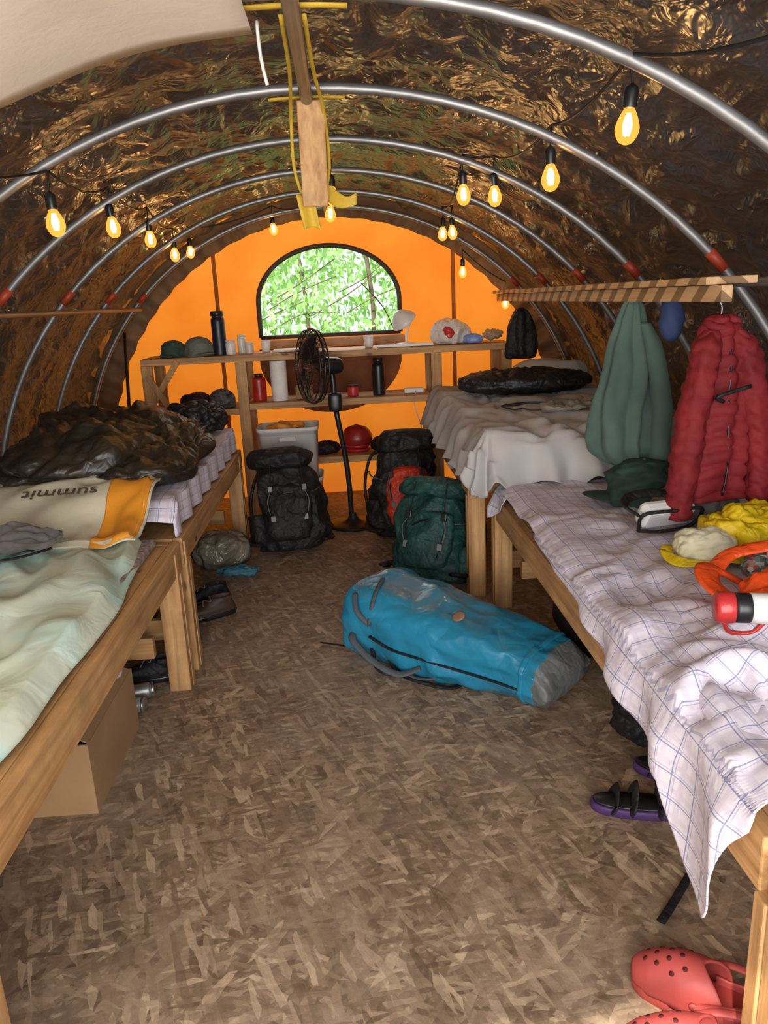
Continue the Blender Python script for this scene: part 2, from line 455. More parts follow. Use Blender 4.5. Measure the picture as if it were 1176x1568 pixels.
def to(u,v):
    x=-.975+.165*u;y=2.74+.40*v
    return (x,y,tz(x,y)+.006)
t2=grid('printed_band',to,24,24,TOTEO,.004)
tx=bpy.data.curves.new('lettering','FONT');tx.body='summit';tx.size=.10;tx.extrude=.002
to_=bpy.data.objects.new('lettering',tx);COL.objects.link(to_)
to_.location=(-1.02,3.10,tz(-1.15,3.06)+.03);to_.rotation_euler=(-.28,0,pi+.08)
tx.materials.append(M('print_ink',(.10,.08,.05),.8,0,.1,5,0))
grp('canvas_tote_bag',[t1,t2,to_])
GREYC=M('grey_fleece',(.12,.105,.10),.95,0,.3,12,.4,30,sheen=.2)
blob('grey_shirt',(-1.23,2.66,.735),(.22,.14,.065),GREYC,2.2,(-.045,7),110,70,rz=.2,seed=4,zmin=.69,warp=.14,oct_=(.6,.4,.18))
tube('shirt_strap',[(-1.38,2.50,.71),(-1.26,2.48,.715),(-1.14,2.53,.71),(-1.06,2.62,.71)],.010,BLACK,6,6,.4)
def lm(u,v):
    y=3.03+1.92*v
    s=u*1.13
    if s<.93: x=-1.66+s;z=.735+.01*ridg(V((x*5,y*5,7)))
    else:
        x=-.73+.012*math.sin(y*25)+.02*(s-.93);z=.735-(s-.93)*.62
    if y<3.1: z-=(3.1-y)*1.0
    return (x,y,max(z,.604),s,y)
grid('plaid_mattress',lm,70,90,PLAID,.006)
SLB=M('brown_sleeping_bag',(.026,.019,.012),.42,0,.4,5,.7,11,spec=.6,cre=.7,cs=5)
a=blob('quilted_mass',(-1.20,3.90,.84),(.50,.76,.19),SLB,2.3,(-.085,3.6),200,130,seed=2,zmin=.755,oct_=(.6,.35,.14),warp=.22,an=(1,.7,1))
b=blob('folded_end',(-.97,3.54,.82),(.29,.40,.12),SLB,2.3,(-.06,5),140,90,seed=9,zmin=.755,rz=.3,oct_=(.6,.35,.14),warp=.16,an=(1,.7,1))
c=blob('hood_roll',(-1.28,3.38,.80),(.42,.16,.075),SLB,2.2,(-.035,6),120,60,seed=12,zmin=.755,rz=-.15,oct_=(.6,.35,.12),warp=.1)
grp('sleeping_bag',[a,b,c])
BS=M('black_sleeping_bag',(.012,.011,.012),.5,0,.3,5,.5,16,spec=.5,cre=.6,cs=7)
blob('puffer_jacket',(-.95,4.80,.84),(.22,.14,.12),BS,2.3,(-.04,6.5),120,70,seed=5,zmin=.755,oct_=(.5,.4,.15),warp=.1)
GW=M('grey_white_sheet',(.47,.445,.43),.8,0,.10,3,.5,6)
box('foam_mattress',.66,1.58,3.50,5.38,.642,.83,GW,.05)
def dr(u,v):
    D=.27;X0,X1,Ya,Yb=.66,1.60,3.52,5.38
    x=X0-D+(X1-X0+D)*u;y=Ya-D+(Yb-Ya+D)*v
    cx=max(x,X0);cy=max(y,Ya);dx=x-cx;dy=y-cy;d=math.hypot(dx,dy)
    q=V((x,y,0));w=q+.15*noise.noise_vector(q*2)
    top=.870+.022*noise.noise(w*2.2)+.018*fold_(V((w.x*2.5+w.y,w.y*2.2,1)),9)+.010*fold_(V((w.x*6,w.y*5,4)),8)
    if d<1e-6: return (x,y,top)
    nx,ny=dx/d,dy/d
    tan=(cy if dx and not dy else -cx if dy and not dx else -cx+math.atan2(-dx,-dy)*.35+ .0)
    dd=min(d,D*1.12)
    f=math.sin(tan*26+3.5*noise.noise(V((tan*3,1,0))))
    h=.075*(1-math.exp(-dd/.06))+dd*.16+.036*f*(dd/D)**1.1
    z=top-max(0,dd-.02)*.92+.012*f*(dd/D)
    return (cx+nx*h,cy+ny*h,max(z,.60 if ny>-.3 else .585))
grp('sheeted_mattress',[grid('fitted_sheet',dr,170,240,GW,.004)])
a=blob('bag_body',(1.12,4.80,.965),(.42,.22,.085),BS,2.6,(-.025,7),120,60,seed=8,zmin=.895,rz=-.05,oct_=(.5,.4,.15),warp=.1)
grp('stuffed_sleeping_bag',[a])
PIL=M('pale_pillowcase',(.52,.50,.48),.85,0,.05,4,.2)
blob('pillow',(1.36,5.14,.97),(.25,.15,.085),PIL,2.6,(.02,5),50,30,seed=21,zmin=.895)
def dropf(y):
    k=[(1.12,.05),(1.17,.17),(1.26,.34),(1.34,.30),(1.45,.16),(1.65,.13),(1.9,.08),(2.2,.03),(2.8,.0),(3.35,.0),(3.52,.12),(3.62,.14)]
    for (a,b),(c,d) in zip(k[:-1],k[1:]):
        if y<=c: return b+(d-b)*max(0,(y-a)/(c-a))
    return k[-1][1]
def rs(u,v):
    y=1.12+2.36*v
    D=dropf(y+.1*v);W=.98
    s=u*(W+D)
    hang=max(0,s-W)
    ph=y*22+2.8*noise.noise(V((y*4,1,0)))+hang*4
    rp=.5+.5*math.sin(ph)
    if s<=W:
        x=1.66-s
        cr_=max(0,1-(abs(y-1.65)/.8))
        q=V((x,y,0));w=q+.14*noise.noise_vector(q*2.5)
        z=.642+.012*noise.noise(w*4)+.009*fold_(V((w.x*3,w.y*2.5,1)),7)+.007*fold_(V((w.x*7-w.y*3,w.y*6,4)),5)*(.7+cr_)+.022*cr_*fold_(V((w.x*3+w.y*2,w.y*3-w.x*2,2)),6)
        if x<.74: z-=(.74-x)*.4
        z=max(z,.602)
    else:
        k=min(1,hang/.08)
        x=.672-.035*rp*k-.03*hang;z=.60-hang+.01
    return (x,y+.02*math.cos(ph)*min(1,max(0,(s-W)/.1)),z,s,y)
sh=grid('sheet_top',rs,190,330,PLAID,.004)
def bf(u,v):
    y=1.26+.66*v;x=.69+.44*u+.1*v
    m_=(math.sin(pi*u)*math.sin(pi*v))**.7
    q=V((x,y,0));w=q+.16*noise.noise_vector(q*3)
    z=.628+m_*(.075+.035*ridg(V((w.x*5,w.y*3,6)))+.036*fold_(V((w.x*3+w.y*2,w.y*2,1)),9)+.014*fold_(V((w.x*8,w.y*6,1)),7))
    return (x,y,z,x*1.1+z,y*1.1)
sh2=grid('sheet_bunch',bf,110,130,PLAID,.004)
box('thin_mattress',.78,1.62,1.2,3.56,.572,.60,GW,.012)
grp('plaid_bed_sheet',[sh,sh2])
# ---------------------------------------------------------------- back shelf
P=[]
def shelf(x0,x1,z,nm): P.append(box(nm,x0,x1,5.47,5.86,z-.018,z,WXm,.003)); P.append(box(nm+'_edge',x0,x1,5.45,5.469,z-.045,z,WXm,.003))
shelf(-1.40,1.18,1.165,'top_shelf')
shelf(-1.36,-.755,.80,'mid_shelf_l');shelf(-.70,.60,.83,'mid_shelf_c')
shelf(-.69,.60,.42,'low_shelf');shelf(.68,1.14,.80,'mid_shelf_r')
for x in (-1.40,-.755,.605,1.10):
    for y in (5.45,5.83):
        P.append(box('post',x,x+.075,y-.012,y+.03,0,1.12,WZm,.003))
P.append(box('brace',-.02,.02,-.01,.01,-.20,.20,WZm,.002,TR((-1.26,5.44,.98),ry=.6)))
P.append(box('brace',-.02,.02,-.01,.01,-.12,.12,WZm,.002,TR((-1.30,5.43,.95),ry=-.5)))
grp('shelving_unit',P)
# ---------------------------------------------------------------- hanging bar and clothes
def mat_stripe():
    m,nt,b=newmat('shadow_striped_lumber')
    sp=nt.nodes.new('ShaderNodeSeparateXYZ');nt.links.new(coords(nt),sp.inputs[0])
    f=mth(nt,'FRACT',mth(nt,'MULTIPLY',mth(nt,'ADD',mth(nt,'ADD',sp.outputs[1],mth(nt,'MULTIPLY',sp.outputs[2],1.2)),sp.outputs[0]),6.2))
    k=mth(nt,'LESS_THAN',f,.42)
    n=nz(nt,coords(nt,'Object',(22,1.2,22)),1.6,5,.6,.4)
    c=ramp(nt,n.outputs[0],[(.25,(.50,.29,.13)),(.75,(.70,.46,.24))])
    c=mixc(nt,mth(nt,'MULTIPLY',k,.85),c,(.17,.09,.04))  # dark stripes are shadows across the board, put into its colour
    nt.links.new(c,b.inputs['Base Color']);b.inputs['Roughness'].default_value=.6;return m
STRIPE=mat_stripe()
hb=[box('board_face',1.13,1.165,2.32,5.75,1.445,1.495,STRIPE,.003),box('board_top',1.10,1.26,2.36,5.75,1.497,1.520,STRIPE,.003)]
grp('hanging_rail',hb)
REDJ=M('red_puffer_fabric',(.19,.014,.017),.72,0,.25,6,.4,18,spec=.25)
HOOK=M('steel_hook',(.4,.4,.4),.3,1,.05,5,0)
x0,y0=1.27,2.60
jm=TR((x0,y0,0),rz=.15)
j=[loft('body',[(1.40,.025,.02),(1.38,.045,.035),(1.33,.06,.045),(1.25,.082,.055),(1.10,.10,.065),(.95,.115,.07),(.82,.13,.075),(.775,.135,.07),(.765,.11,.05)],REDJ,110,18,jm,2.3,(.016,6),(.014,19),(.14,5),seed=3),
 loft('sleeve',[(1.35,.02,.03,-.045,-.02),(1.29,.040,.042,-.070,-.03),(1.10,.044,.046,-.105,-.045),(.92,.040,.040,-.135,-.055),(.76,.034,.036,-.15,-.06),(.72,.030,.032,-.152,-.06),(.715,.02,.02,-.152,-.06)],REDJ,40,16,jm,2,(.012,9),(.011,21),(.06,3),seed=5),
 loft('sleeve',[(1.35,.02,.03,.045,-.02),(1.29,.040,.042,.075,-.03),(1.10,.044,.046,.115,-.045),(.94,.040,.040,.145,-.05),(.80,.034,.036,.155,-.055),(.755,.030,.032,.158,-.055),(.75,.02,.02,.158,-.055)],REDJ,40,16,jm,2,(.012,9),(.011,21),(.06,3),seed=6),
 tube('collar',[jm@V((.05*math.cos(t),.038*math.sin(t)-.01,1.37+.016*math.sin(t))) for t in [2*pi*k/24 for k in range(24)]],.015,REDJ,10,1,1,True),
 tube('zip',[jm@V((.0,-.045,1.34)),jm@V((.005,-.066,1.25)),jm@V((.0,-.078,1.08)),jm@V((.01,-.082,.9)),jm@V((.0,-.078,.79))],.004,DARK,6,5),
 tube('strap',[(x0-.02,y0-.10,1.12),(x0-.05,y0-.12,1.14),(x0+.06,y0-.12,1.17)],.007,BLACK,6,4),
 tube('hook',[(x0,y0,1.38),(x0,y0,1.43),(x0-.03,y0,1.46),(x0-.04,y0,1.50)],.004,HOOK,6,4)]
grp('red_puffer_jacket',j)
GRN=M('green_grey_fleece',(.070,.115,.092),.9,0,.2,5,.3,20,sheen=.1)
x1,y1=1.16,3.12
jm=TR((x1,y1,0),rz=.2)
j=[loft('body',[(1.46,.015,.015),(1.42,.03,.03),(1.30,.060,.045,-.01),(1.12,.095,.06,-.02),(.95,.12,.07,-.025),(.86,.125,.07,-.02),(.80,.10,.06,.01),(.78,.075,.05,.03)],GRN,96,10,jm,2,(.012,6),None,(.24,6),seed=2),
 loft('sleeve',[(1.36,.02,.02,.03,-.05),(1.25,.032,.03,.07,-.06),(1.05,.036,.032,.11,-.065),(.88,.036,.032,.105,-.08),(.73,.03,.028,.085,-.09),(.725,.01,.01,.085,-.09)],GRN,32,7,jm,2,(.008,8),seed=8),
 tube('hook',[(x1,y1,1.45),(x1,y1,1.50)],.004,HOOK,6,1)]
grp('green_hooded_sweatshirt',j)
NAVY=M('navy_cloth',(.02,.035,.10),.8)
loft('navy_pouch',[(1.47,.01,.01),(1.43,.035,.03),(1.36,.040,.035),(1.32,.03,.03),(1.30,.01,.01)],NAVY,24,6,TR((1.22,2.88,0)),2,(.01,12))
loft('dark_hanging_jacket',[(1.40,.01,.01),(1.37,.05,.05),(1.25,.09,.06),(1.08,.10,.06),(1.06,.05,.03)],BLACK,48,6,TR((1.22,5.35,0)),2,(.012,6),None,(.14,6),seed=4)
# ---------------------------------------------------------------- string lights
CORD=M('black_cord',(.01,.01,.01),.6,0,0,5,0)
gm,nt,b_=newmat('amber_bulb_glass')
nt.nodes.remove(b_)
em=nt.nodes.new('ShaderNodeEmission');em.inputs[0].default_value=(1,.34,.05,1);em.inputs[1].default_value=3.0
tp=nt.nodes.new('ShaderNodeBsdfTransparent');tp.inputs[0].default_value=(1,.85,.6,1)
mx=nt.nodes.new('ShaderNodeMixShader');mx.inputs[0].default_value=.40
nt.links.new(tp.outputs[0],mx.inputs[1]);nt.links.new(em.outputs[0],mx.inputs[2]);nt.links.new(mx.outputs[0],nt.nodes['Material Output'].inputs[0])
fm,nt,b_=newmat('filament_glow');b_.inputs['Emission Color'].default_value=(1,.66,.28,1);b_.inputs['Emission Strength'].default_value=80
BULBS=[(-.88,2.62,1.775),(-.91,3.39,1.83),(-.94,4.16,1.84),(-.98,4.93,1.81),(-1.02,5.68,1.87),(-.44,5.72,2.0),(-.03,4.40,1.95),(-.01,3.69,1.95),
 (.72,2.02,1.88),(.69,2.62,1.85),(.66,3.39,1.89),(.53,3.39,1.90),(.70,4.93,1.87),(.64,4.93,1.865),(.88,5.72,1.66),(1.20,5.78,1.43)]
sl=[]
for i,(x,y,z) in enumerate(BULBS):
    m_=TR((x,y,z),rx=random.uniform(-.08,.08),ry=random.uniform(-.1,.1),s=(.9,.9,.92))
    sl.append(loft('bulb',[(-.048,.004,.004),(-.042,.018,.018),(-.025,.029,.029),(-.005,.032,.032),(.02,.024,.024),(.04,.014,.014),(.048,.013,.013)],gm,20,4,m_))
    sl.append(loft('socket',[(.04,.015,.015),(.045,.018,.018),(.085,.018,.018),(.095,.009,.009),(.10,.004,.004)],DARK,16,3,m_))
    for k in range(4):
        g=k*pi/2;sl.append(tube('filament',[m_@V((.004*math.cos(g),.004*math.sin(g),.028)),m_@V((.011*math.cos(g),.011*math.sin(g),0)),m_@V((.006*math.cos(g),.006*math.sin(g),-.026))],.0022,fm,5,3))
    top=m_@V((0,0,.098));sl.append(tube('drop',[top,(x,y,z+.15)],.003,CORD,6,1))
    L=bpy.data.lights.new('bulb_light','POINT');L.energy=1.0;L.color=(1,.58,.28);L.shadow_soft_size=.02
    lo=bpy.data.objects.new('bulb_light',L);COL.objects.link(lo);lo.location=(x,y,z);sl.append(lo)
def wire(seq):
    pts=[]
    for a,b in zip(seq[:-1],seq[1:]):
        a=V(a);b=V(b);L=(b-a).length
        for k in range(8):
            t=k/8;p=a.lerp(b,t);p.z-=.10*L*4*t*(1-t)*.5;pts.append(tuple(p))
    pts.append(tuple(seq[-1]));return tube('wire',pts,.0042,CORD,6,1)
H=lambda i:(BULBS[i][0],BULBS[i][1],BULBS[i][2]+.15)
sl.append(wire([(-1.08,1.85,1.86)]+[H(i) for i in (0,1,2,3,4,5,6,7)]))
sl.append(wire([(.82,1.20,1.90),(.66,1.85,1.99),H(8),H(9),H(10),H(11),H(13),H(12),H(14),H(15)]))
grp('string_lights',sl)
# ---------------------------------------------------------------- fan
F=[]
fc=V((-.21,5.02,1.10));ax=V((-1,-.42,.05)).normalized()
fm_=Matrix.Translation(fc)@ax.to_track_quat('Z','Y').to_matrix().to_4x4()
Rg=.235
def ring(r,z,t): return tube('grill_ring',[fm_@V((r*math.cos(2*pi*k/48),r*math.sin(2*pi*k/48),z)) for k in range(48)],t,DARK,6,1,closed=True)
F+= [ring(Rg,.0,.008),ring(Rg*.97,.03,.004),ring(Rg*.97,-.03,.004),ring(.16,.058,.002),ring(.16,-.058,.002),ring(.06,.07,.003),ring(.06,-.07,.003)]
for k in range(44):
    g=2*pi*k/44;c,s=math.cos(g),math.sin(g)
    for sg in (1,-1):
        F.append(tube('wire',[fm_@V((.05*c,.05*s,.07*sg)),fm_@V((.15*c,.15*s,.062*sg)),fm_@V((.215*c,.215*s,.035*sg)),fm_@V((Rg*c,Rg*s,0))],.0015,DARK,4,2))
F.append(loft('badge',[(.065,.048,.048),(.074,.048,.048),(.076,.03,.03)],DARK,24,1,fm_))
for k in range(3):
    g0=2*pi*k/3
    def bl(u,v,g0=g0):
        r=.03+.17*u;g=g0+(v-.5)*(1.1+.3*u)
        p=fm_@V((r*math.cos(g),r*math.sin(g),(v-.5)*.05));return tuple(p)
    F.append(grid('blade',bl,10,10,M('fan_blade',(.02,.02,.022),.25,0,0,5,0),.002))
F.append(loft('motor',[(-.07,.04,.04),(-.09,.055,.055),(-.16,.055,.055),(-.20,.045,.045),(-.215,.02,.02)],DARK,24,4,fm_))
mp=fm_@V((0,0,-.13))
F.append(tube('neck',[mp,(mp.x+.01,mp.y,.98),(mp.x+.01,mp.y,.90)],.022,DARK,12,3))
F.append(loft('controls',[(.80,.03,.03),(.81,.045,.04),(.90,.045,.04),(.92,.03,.03)],DARK,20,3,TR((mp.x+.015,mp.y,0)),3))
F.append(tube('pole',[(mp.x+.01,mp.y,.85),(-.02,5.10,.4),(-.01,5.12,.02)],.018,DARK,12,3))
F.append(loft('base',[(0,.17,.17),(.012,.175,.175),(.02,.165,.165),(.035,.06,.06),(.07,.03,.03),(.09,.02,.02)],DARK,40,3,TR((.0,5.12,0))))
grp('pedestal_fan',F)
# ---------------------------------------------------------------- backpacks
def backpack(name,loc,rz,w,d,h,mat,acc,seed=0,tilt=-.12,mtop=None,sway=.03):
    m_=TR(loc,rx=tilt,rz=rz);P=[]
    s=lambda t:sway*math.sin(t*3+seed)
    Z=.004
    P.append(loft('body',[(0,w*.30,d*.30),(.01,w*.42,d*.42),(h*.15,w*.50,d*.50,s(.15)),(h*.32,w*.47,d*.48,s(.32)),(h*.48,w*.51,d*.51,s(.48)),(h*.70,w*.45,d*.45,s(.7)),(h*.80,w*.36,d*.34,s(.8)),(h*.86,w*.2,d*.2,s(.86))],mat,110,14,m_,2.6,(.036,6),seed=seed,zfloor=Z))
    P.append(loft('lid',[(h*.79,w*.36,d*.40,s(.8),-.01),(h*.82,w*.46,d*.50,s(.8),-.02),(h*.91,w*.47,d*.48,s(.9)+.01,-.02),(h*.98,w*.34,d*.36,s(.95),-.01),(h,w*.12,d*.12)],mtop or mat,80,10,m_,2.3,(.032,8),seed=seed+2))
    P.append(loft('front_pocket',[(h*.10,w*.20,d*.08,0,-d*.48),(h*.16,w*.30,d*.16,0,-d*.50),(h*.45,w*.32,d*.18,.01,-d*.50),(h*.62,w*.26,d*.12,.02,-d*.47),(h*.66,w*.1,d*.05,.02,-d*.45)],acc,60,8,m_,2.4,(.024,9),seed=seed+3,zfloor=Z))
    P.append(tube('pocket_zip',[m_@V((-w*.22,-d*.60,h*.50)),m_@V((0,-d*.69,h*.56)),m_@V((w*.24,-d*.60,h*.50))],.005,DARK,6,6))
    GWB=M('grey_webbing',(.10,.11,.11),.7)
    for sx in (-1,1):
        P.append(loft('side_pocket',[(h*.05,w*.05,d*.15,sx*w*.46),(h*.1,w*.11,d*.28,sx*w*.48),(h*.33,w*.11,d*.28,sx*w*.5),(h*.36,w*.06,d*.2,sx*w*.48)],mat,40,7,m_,2.2,(.018,10),seed=seed+4,zfloor=Z))
        P.append(tube('compression_strap',[m_@V((sx*w*.22,-d*.64,h*.22)),m_@V((sx*w*.30,-d*.66,h*.5)),m_@V((sx*w*.25,-d*.62,h*.72)),m_@V((sx*w*.24,-d*.58,h*.92))],.009,BLACK,6,5,.35))
        P.append(tube('side_strap',[m_@V((sx*w*.53,d*.2,h*.62)),m_@V((sx*w*.54,-d*.2,h*.58)),m_@V((sx*w*.40,-d*.50,h*.55))],.006,GWB,6,5,.35))
        P.append(tube('loose_strap_end',[m_@V((sx*w*.27,-d*.66,h*.58)),m_@V((sx*w*.33,-d*.72,h*.48)),m_@V((sx*w*.30,-d*.70,h*.36))],.005,GWB,6,5,.35))
        P.append(tube('shoulder_strap',[m_@V((sx*w*.15,d*.42,h*.80)),m_@V((sx*w*.42,d*.62,h*.75)),m_@V((sx*w*.58,d*.55,h*.45)),m_@V((sx*w*.52,d*.40,h*.12))],.026,BLACK,8,5,.4))
        P.append(tube('hip_belt',[m_@V((sx*w*.35,d*.35,h*.14)),m_@V((sx*w*.60,d*.1,h*.13)),m_@V((sx*w*.64,-d*.45,h*.09)),m_@V((sx*w*.50,-d*.75,h*.09))],.028,BLACK,8,5,.4))
        P.append(box('buckle',-.016,.016,-.008,.008,-.02,.02,DARK,.003,m_@TR((sx*w*.27,-d*.66,h*.60))))
        P.append(box('buckle',-.014,.014,-.008,.008,-.018,.018,M('grey_buckle',(.18,.18,.18),.5),.003,m_@TR((sx*w*.26,-d*.68,h*.32))))
    P.append(tube('haul_loop',[m_@V((-.04,d*.3,h*.86)),m_@V((-.02,d*.42,h*.97)),m_@V((.02,d*.42,h*.97)),m_@V((.04,d*.3,h*.86))],.008,BLACK,6,4))
    return grp(name,P)
backpack('black_backpack',(-.40,4.62,.012),.15,.38,.24,.64,BLACK,BLACK,1,-.22,None,.05)
REDN=M('red_nylon',(.60,.04,.012),.5,0,.2,8,.4,20,cre=.5,cs=9);GREENN=M('green_nylon',(.015,.060,.052),.6,0,.35,8,.45,18,spec=.35,cre=.6,cs=9)
backpack('hiking_backpack',(.33,4.82,.012),.15,.37,.27,.68,BLACK,REDN,5,-.14,None,.05)
backpack('hiking_backpack',(.41,3.93,.012),-.55,.38,.26,.56,GREENN,GREENN,9,-.34,None,.04)
# ---------------------------------------------------------------- blue dry bag
BLUE=M('blue_tarpaulin',(.016,.215,.36),.31,0,.18,5,.3,9,spec=.6,coat=.2,cre=.6,cs=3.2)
GREYT=M('grey_tarpaulin',(.15,.16,.16),.5,cre=.5,cs=6)
p0=V((.15,3.16,.150));p1=V((.80,2.55,.10));drr=(p1-p0)
zx=drr.normalized();xx=zx.cross(V((0,0,1))).normalized();yy=zx.cross(xx)*-1
bm=Matrix(((xx.x,yy.x,zx.x,p0.x),(xx.y,yy.y,zx.y,p0.y),(xx.z,yy.z,zx.z,p0.z),(0,0,0,1)))
def drybag():
    def tarp(nm,rings,mat,n,am,seed,sub=12):
        R=cr([tuple(r) for r in rings],sub);vs=[];fs=[];seg=160
        for z,rx,ry,cy in R:
            for k in range(seg):
                g=2*pi*k/seg;c=math.cos(g);s=math.sin(g)
                x=math.copysign(abs(c)**(2/n),c);y=math.copysign(abs(s)**(2/n),s)
                q=V((x*.20+seed,y*.17,z));w=q+.10*noise.noise_vector(q*3)
                d=am*(.7*noise.noise(w*3.5)+.45*ridg(w*4.5)+ridg(V((w.x*8,w.y*8,w.z*5+w.x*4)))*.35+.12*ridg(w*14))
                d*=min(1,rx/.10)
                p=bm@V((x*(rx+d),cy+y*(ry+d*.8),z));p.z=max(p.z,.004);vs.append(p)
        for i in range(len(R)-1):
            for k in range(seg): fs.append((i*seg+k,i*seg+(k+1)%seg,(i+1)*seg+(k+1)%seg,(i+1)*seg+k))
        fs.append(tuple(range(seg-1,-1,-1)));fs.append(tuple((len(R)-1)*seg+k for k in range(seg)))
        return mkobj(nm,vs,fs,mat)
    P=[tarp('body',[(-.13,.09,.07,0),(-.125,.16,.125,0),(-.105,.20,.155,0),(-.03,.212,.165,0),(.18,.210,.162,0),(.38,.190,.142,0),(.56,.170,.118,0),(.70,.160,.100,0),(.80,.158,.088,0)],BLUE,3.0,.028,11),
       tarp('grey_end',[(.785,.162,.093,0),(.80,.164,.092,0),(.840,.166,.066,-.008),(.858,.164,.035,-.012),(.865,.15,.014,-.014)],GREYT,3.0,.016,11),
       tarp('seam_band',[(.735,.161,.098,0),(.738,.165,.101,0),(.752,.165,.099,0),(.755,.161,.096,0)],BLUE,3.0,.028,11,4)]
    f=lambda a,b,c:bm@V((a,b,c))
    SG=M('strap_grey',(.07,.08,.09),.7)
    P.append(tube('shoulder_strap',[f(.21,-.02,-.04),f(.258,-.03,.0),f(.268,-.08,.12),f(.255,-.10,.24),f(.215,-.06,.32)],.016,SG,8,6,.35))
    P.append(tube('webbing',[f(.04,.178,-.02),f(.12,.178,.02),f(.19,.142,.05),f(.230,.05,.06)],.010,SG,6,6,.4))
    P.append(tube('carry_handle',[f(.19,.15,-.05),f(.235,.10,.0),f(.222,.05,.06)],.013,SG,6,6,.5))
    P.append(tube('side_webbing',[f(.226,.0,.06),f(.230,-.02,.18),f(.216,-.02,.32),f(.198,-.02,.46),f(.180,-.02,.60),f(.170,-.02,.74)],.009,BLACK,6,6,.4))
    P.append(tube('loose_strap',[(.02,3.08,.03),(-.06,3.16,.012),(-.18,3.22,.01)],.008,BLACK,6,5,.3))
    P.append(tube('loose_strap',[(.12,2.93,.05),(.15,2.86,.02),(.23,2.78,.015),(.35,2.72,.012),(.41,2.76,.02)],.012,BLACK,6,5,.4))
    P.append(tube('loose_strap',[(.05,2.98,.08),(.06,2.91,.03),(.11,2.87,.012),(.17,2.89,.012)],.011,BLACK,6,5,.4))
    P.append(tube('loose_strap',[(.17,2.90,.05),(.20,2.82,.02),(.28,2.77,.03),(.36,2.78,.05)],.010,SG,6,5,.4))
    P.append(loft('valve',[(0,.026,.026),(.006,.026,.026),(.008,.015,.015)],M('valve_brown',(.25,.13,.09),.5),24,2,Matrix.Translation(f(.10,.152,.42))@Euler((.35,-.25,-.3)).to_matrix().to_4x4()))
    return grp('blue_dry_bag',P)
drybag()
# ---------------------------------------------------------------- clogs & sandals
CROC=M('coral_foam',(.48,.075,.065),.55,0,.06,8,.1,30)
INS=M('clog_inside',(.34,.035,.03),.7)
def clog(loc,rz):
    m_=TR(loc,rz=rz,s=(1.05,1.12,1.05));P=[]
    def hw(t):
        k=[(0,.0),(.015,.020),(.05,.034),(.12,.046),(.3,.054),(.5,.050),(.68,.042),(.85,.041),(.94,.032),(.985,.016),(1,.0)]
        for (a,b),(c,d) in zip(k[:-1],k[1:]):
            if t<=c: return b+(d-b)*(t-a)/(c-a)
        return 0
    n=64;vs=[];fs=[]
    def outline(sc,z):
        r=[]
        for i in range(n):
            g=2*pi*i/n;t=.5-.5*math.cos(g);y=hw(t)*sc*(1 if g<pi else -1)
            r.append(V((-.135+.27*(.5+(t-.5)*sc),y,z)))
        return r
    levels=[outline(.93,0),outline(1.0,.006),outline(1.0,.020),outline(.97,.024),outline(.95,.026)]
    for l in levels: vs+=[m_@p for p in l]
    for i in range(len(levels)-1):
        for k in range(n): fs.append((i*n+k,i*n+(k+1)%n,(i+1)*n+(k+1)%n,(i+1)*n+k))
    fs.append(tuple(range(n)));fs.append(tuple((len(levels)-1)*n+k for k in range(n)))
    P.append(mkobj('sole',vs,fs,CROC))
    P.append(mkobj('footbed',[m_@p for p in outline(.9,.028)],[tuple(range(n))],INS,False))
    def up(u,v):
        t=.004+.52*u;h=hw(t)*.98;g=pi*v
        top=.022+.062*math.sin(min(1,u*1.2+.03)*pi/2)**.8
        x=-.135+.27*t;y=h*math.cos(g);z=.020+(top-.0)*math.sin(g)**.7
        x+=.050*u*(abs(math.cos(g))**1.5)
        return tuple(m_@V((x,y,z)))
    P.append(grid('upper',up,30,36,CROC,.006))
    for u,vv in ((.35,.5),(.35,.36),(.35,.64),(.52,.43),(.52,.57),(.52,.28),(.52,.72),(.7,.5),(.7,.35),(.7,.65),(.2,.42),(.2,.58)):
        a=V(up(u,vv));b=V(up(u+.02,vv));c=V(up(u,vv+.02));nn=(b-a).cross(c-a).normalized()
        if nn.z<0: nn=-nn
        mm=Matrix.Translation(a+nn*.0028)@nn.to_track_quat('Z','Y').to_matrix().to_4x4()
        P.append(loft('vent_hole',[(0,.0055,.0055),(.0012,.0055,.0055)],M('hole_dark',(.10,.008,.008),.9,0,0,5,0),12,1,mm))
    def rim(u,v):
        g=-pi/2*1.2+pi*1.2*u
        x=.050+.083*math.cos(g);y=.0425*math.sin(g)
        return tuple(m_@V((x,y,.022+v*.034*(.6+.4*abs(math.cos(g))))))
    P.append(grid('heel_rim',rim,24,4,CROC,.006))
    P.append(tube('heel_strap',[m_@V((.0,.054,.05)),m_@V((.05,.056,.070)),m_@V((.115,.038,.080)),m_@V((.138,0,.083)),m_@V((.115,-.038,.080)),m_@V((.05,-.056,.070)),m_@V((.0,-.054,.05))],.010,CROC,8,6,.5))
    for sy in (-1,1): P.append(loft('rivet',[(0,.009,.009),(.004,.008,.008)],CROC,14,1,m_@TR((.0,sy*.056,.05),rx=-sy*pi/2)))
    return grp('foam_clog',P)
clog((.685,1.285,0),-.62);clog((.612,1.150,0),-.22)
PURP=M('purple_rubber',(.07,.025,.12),.6)
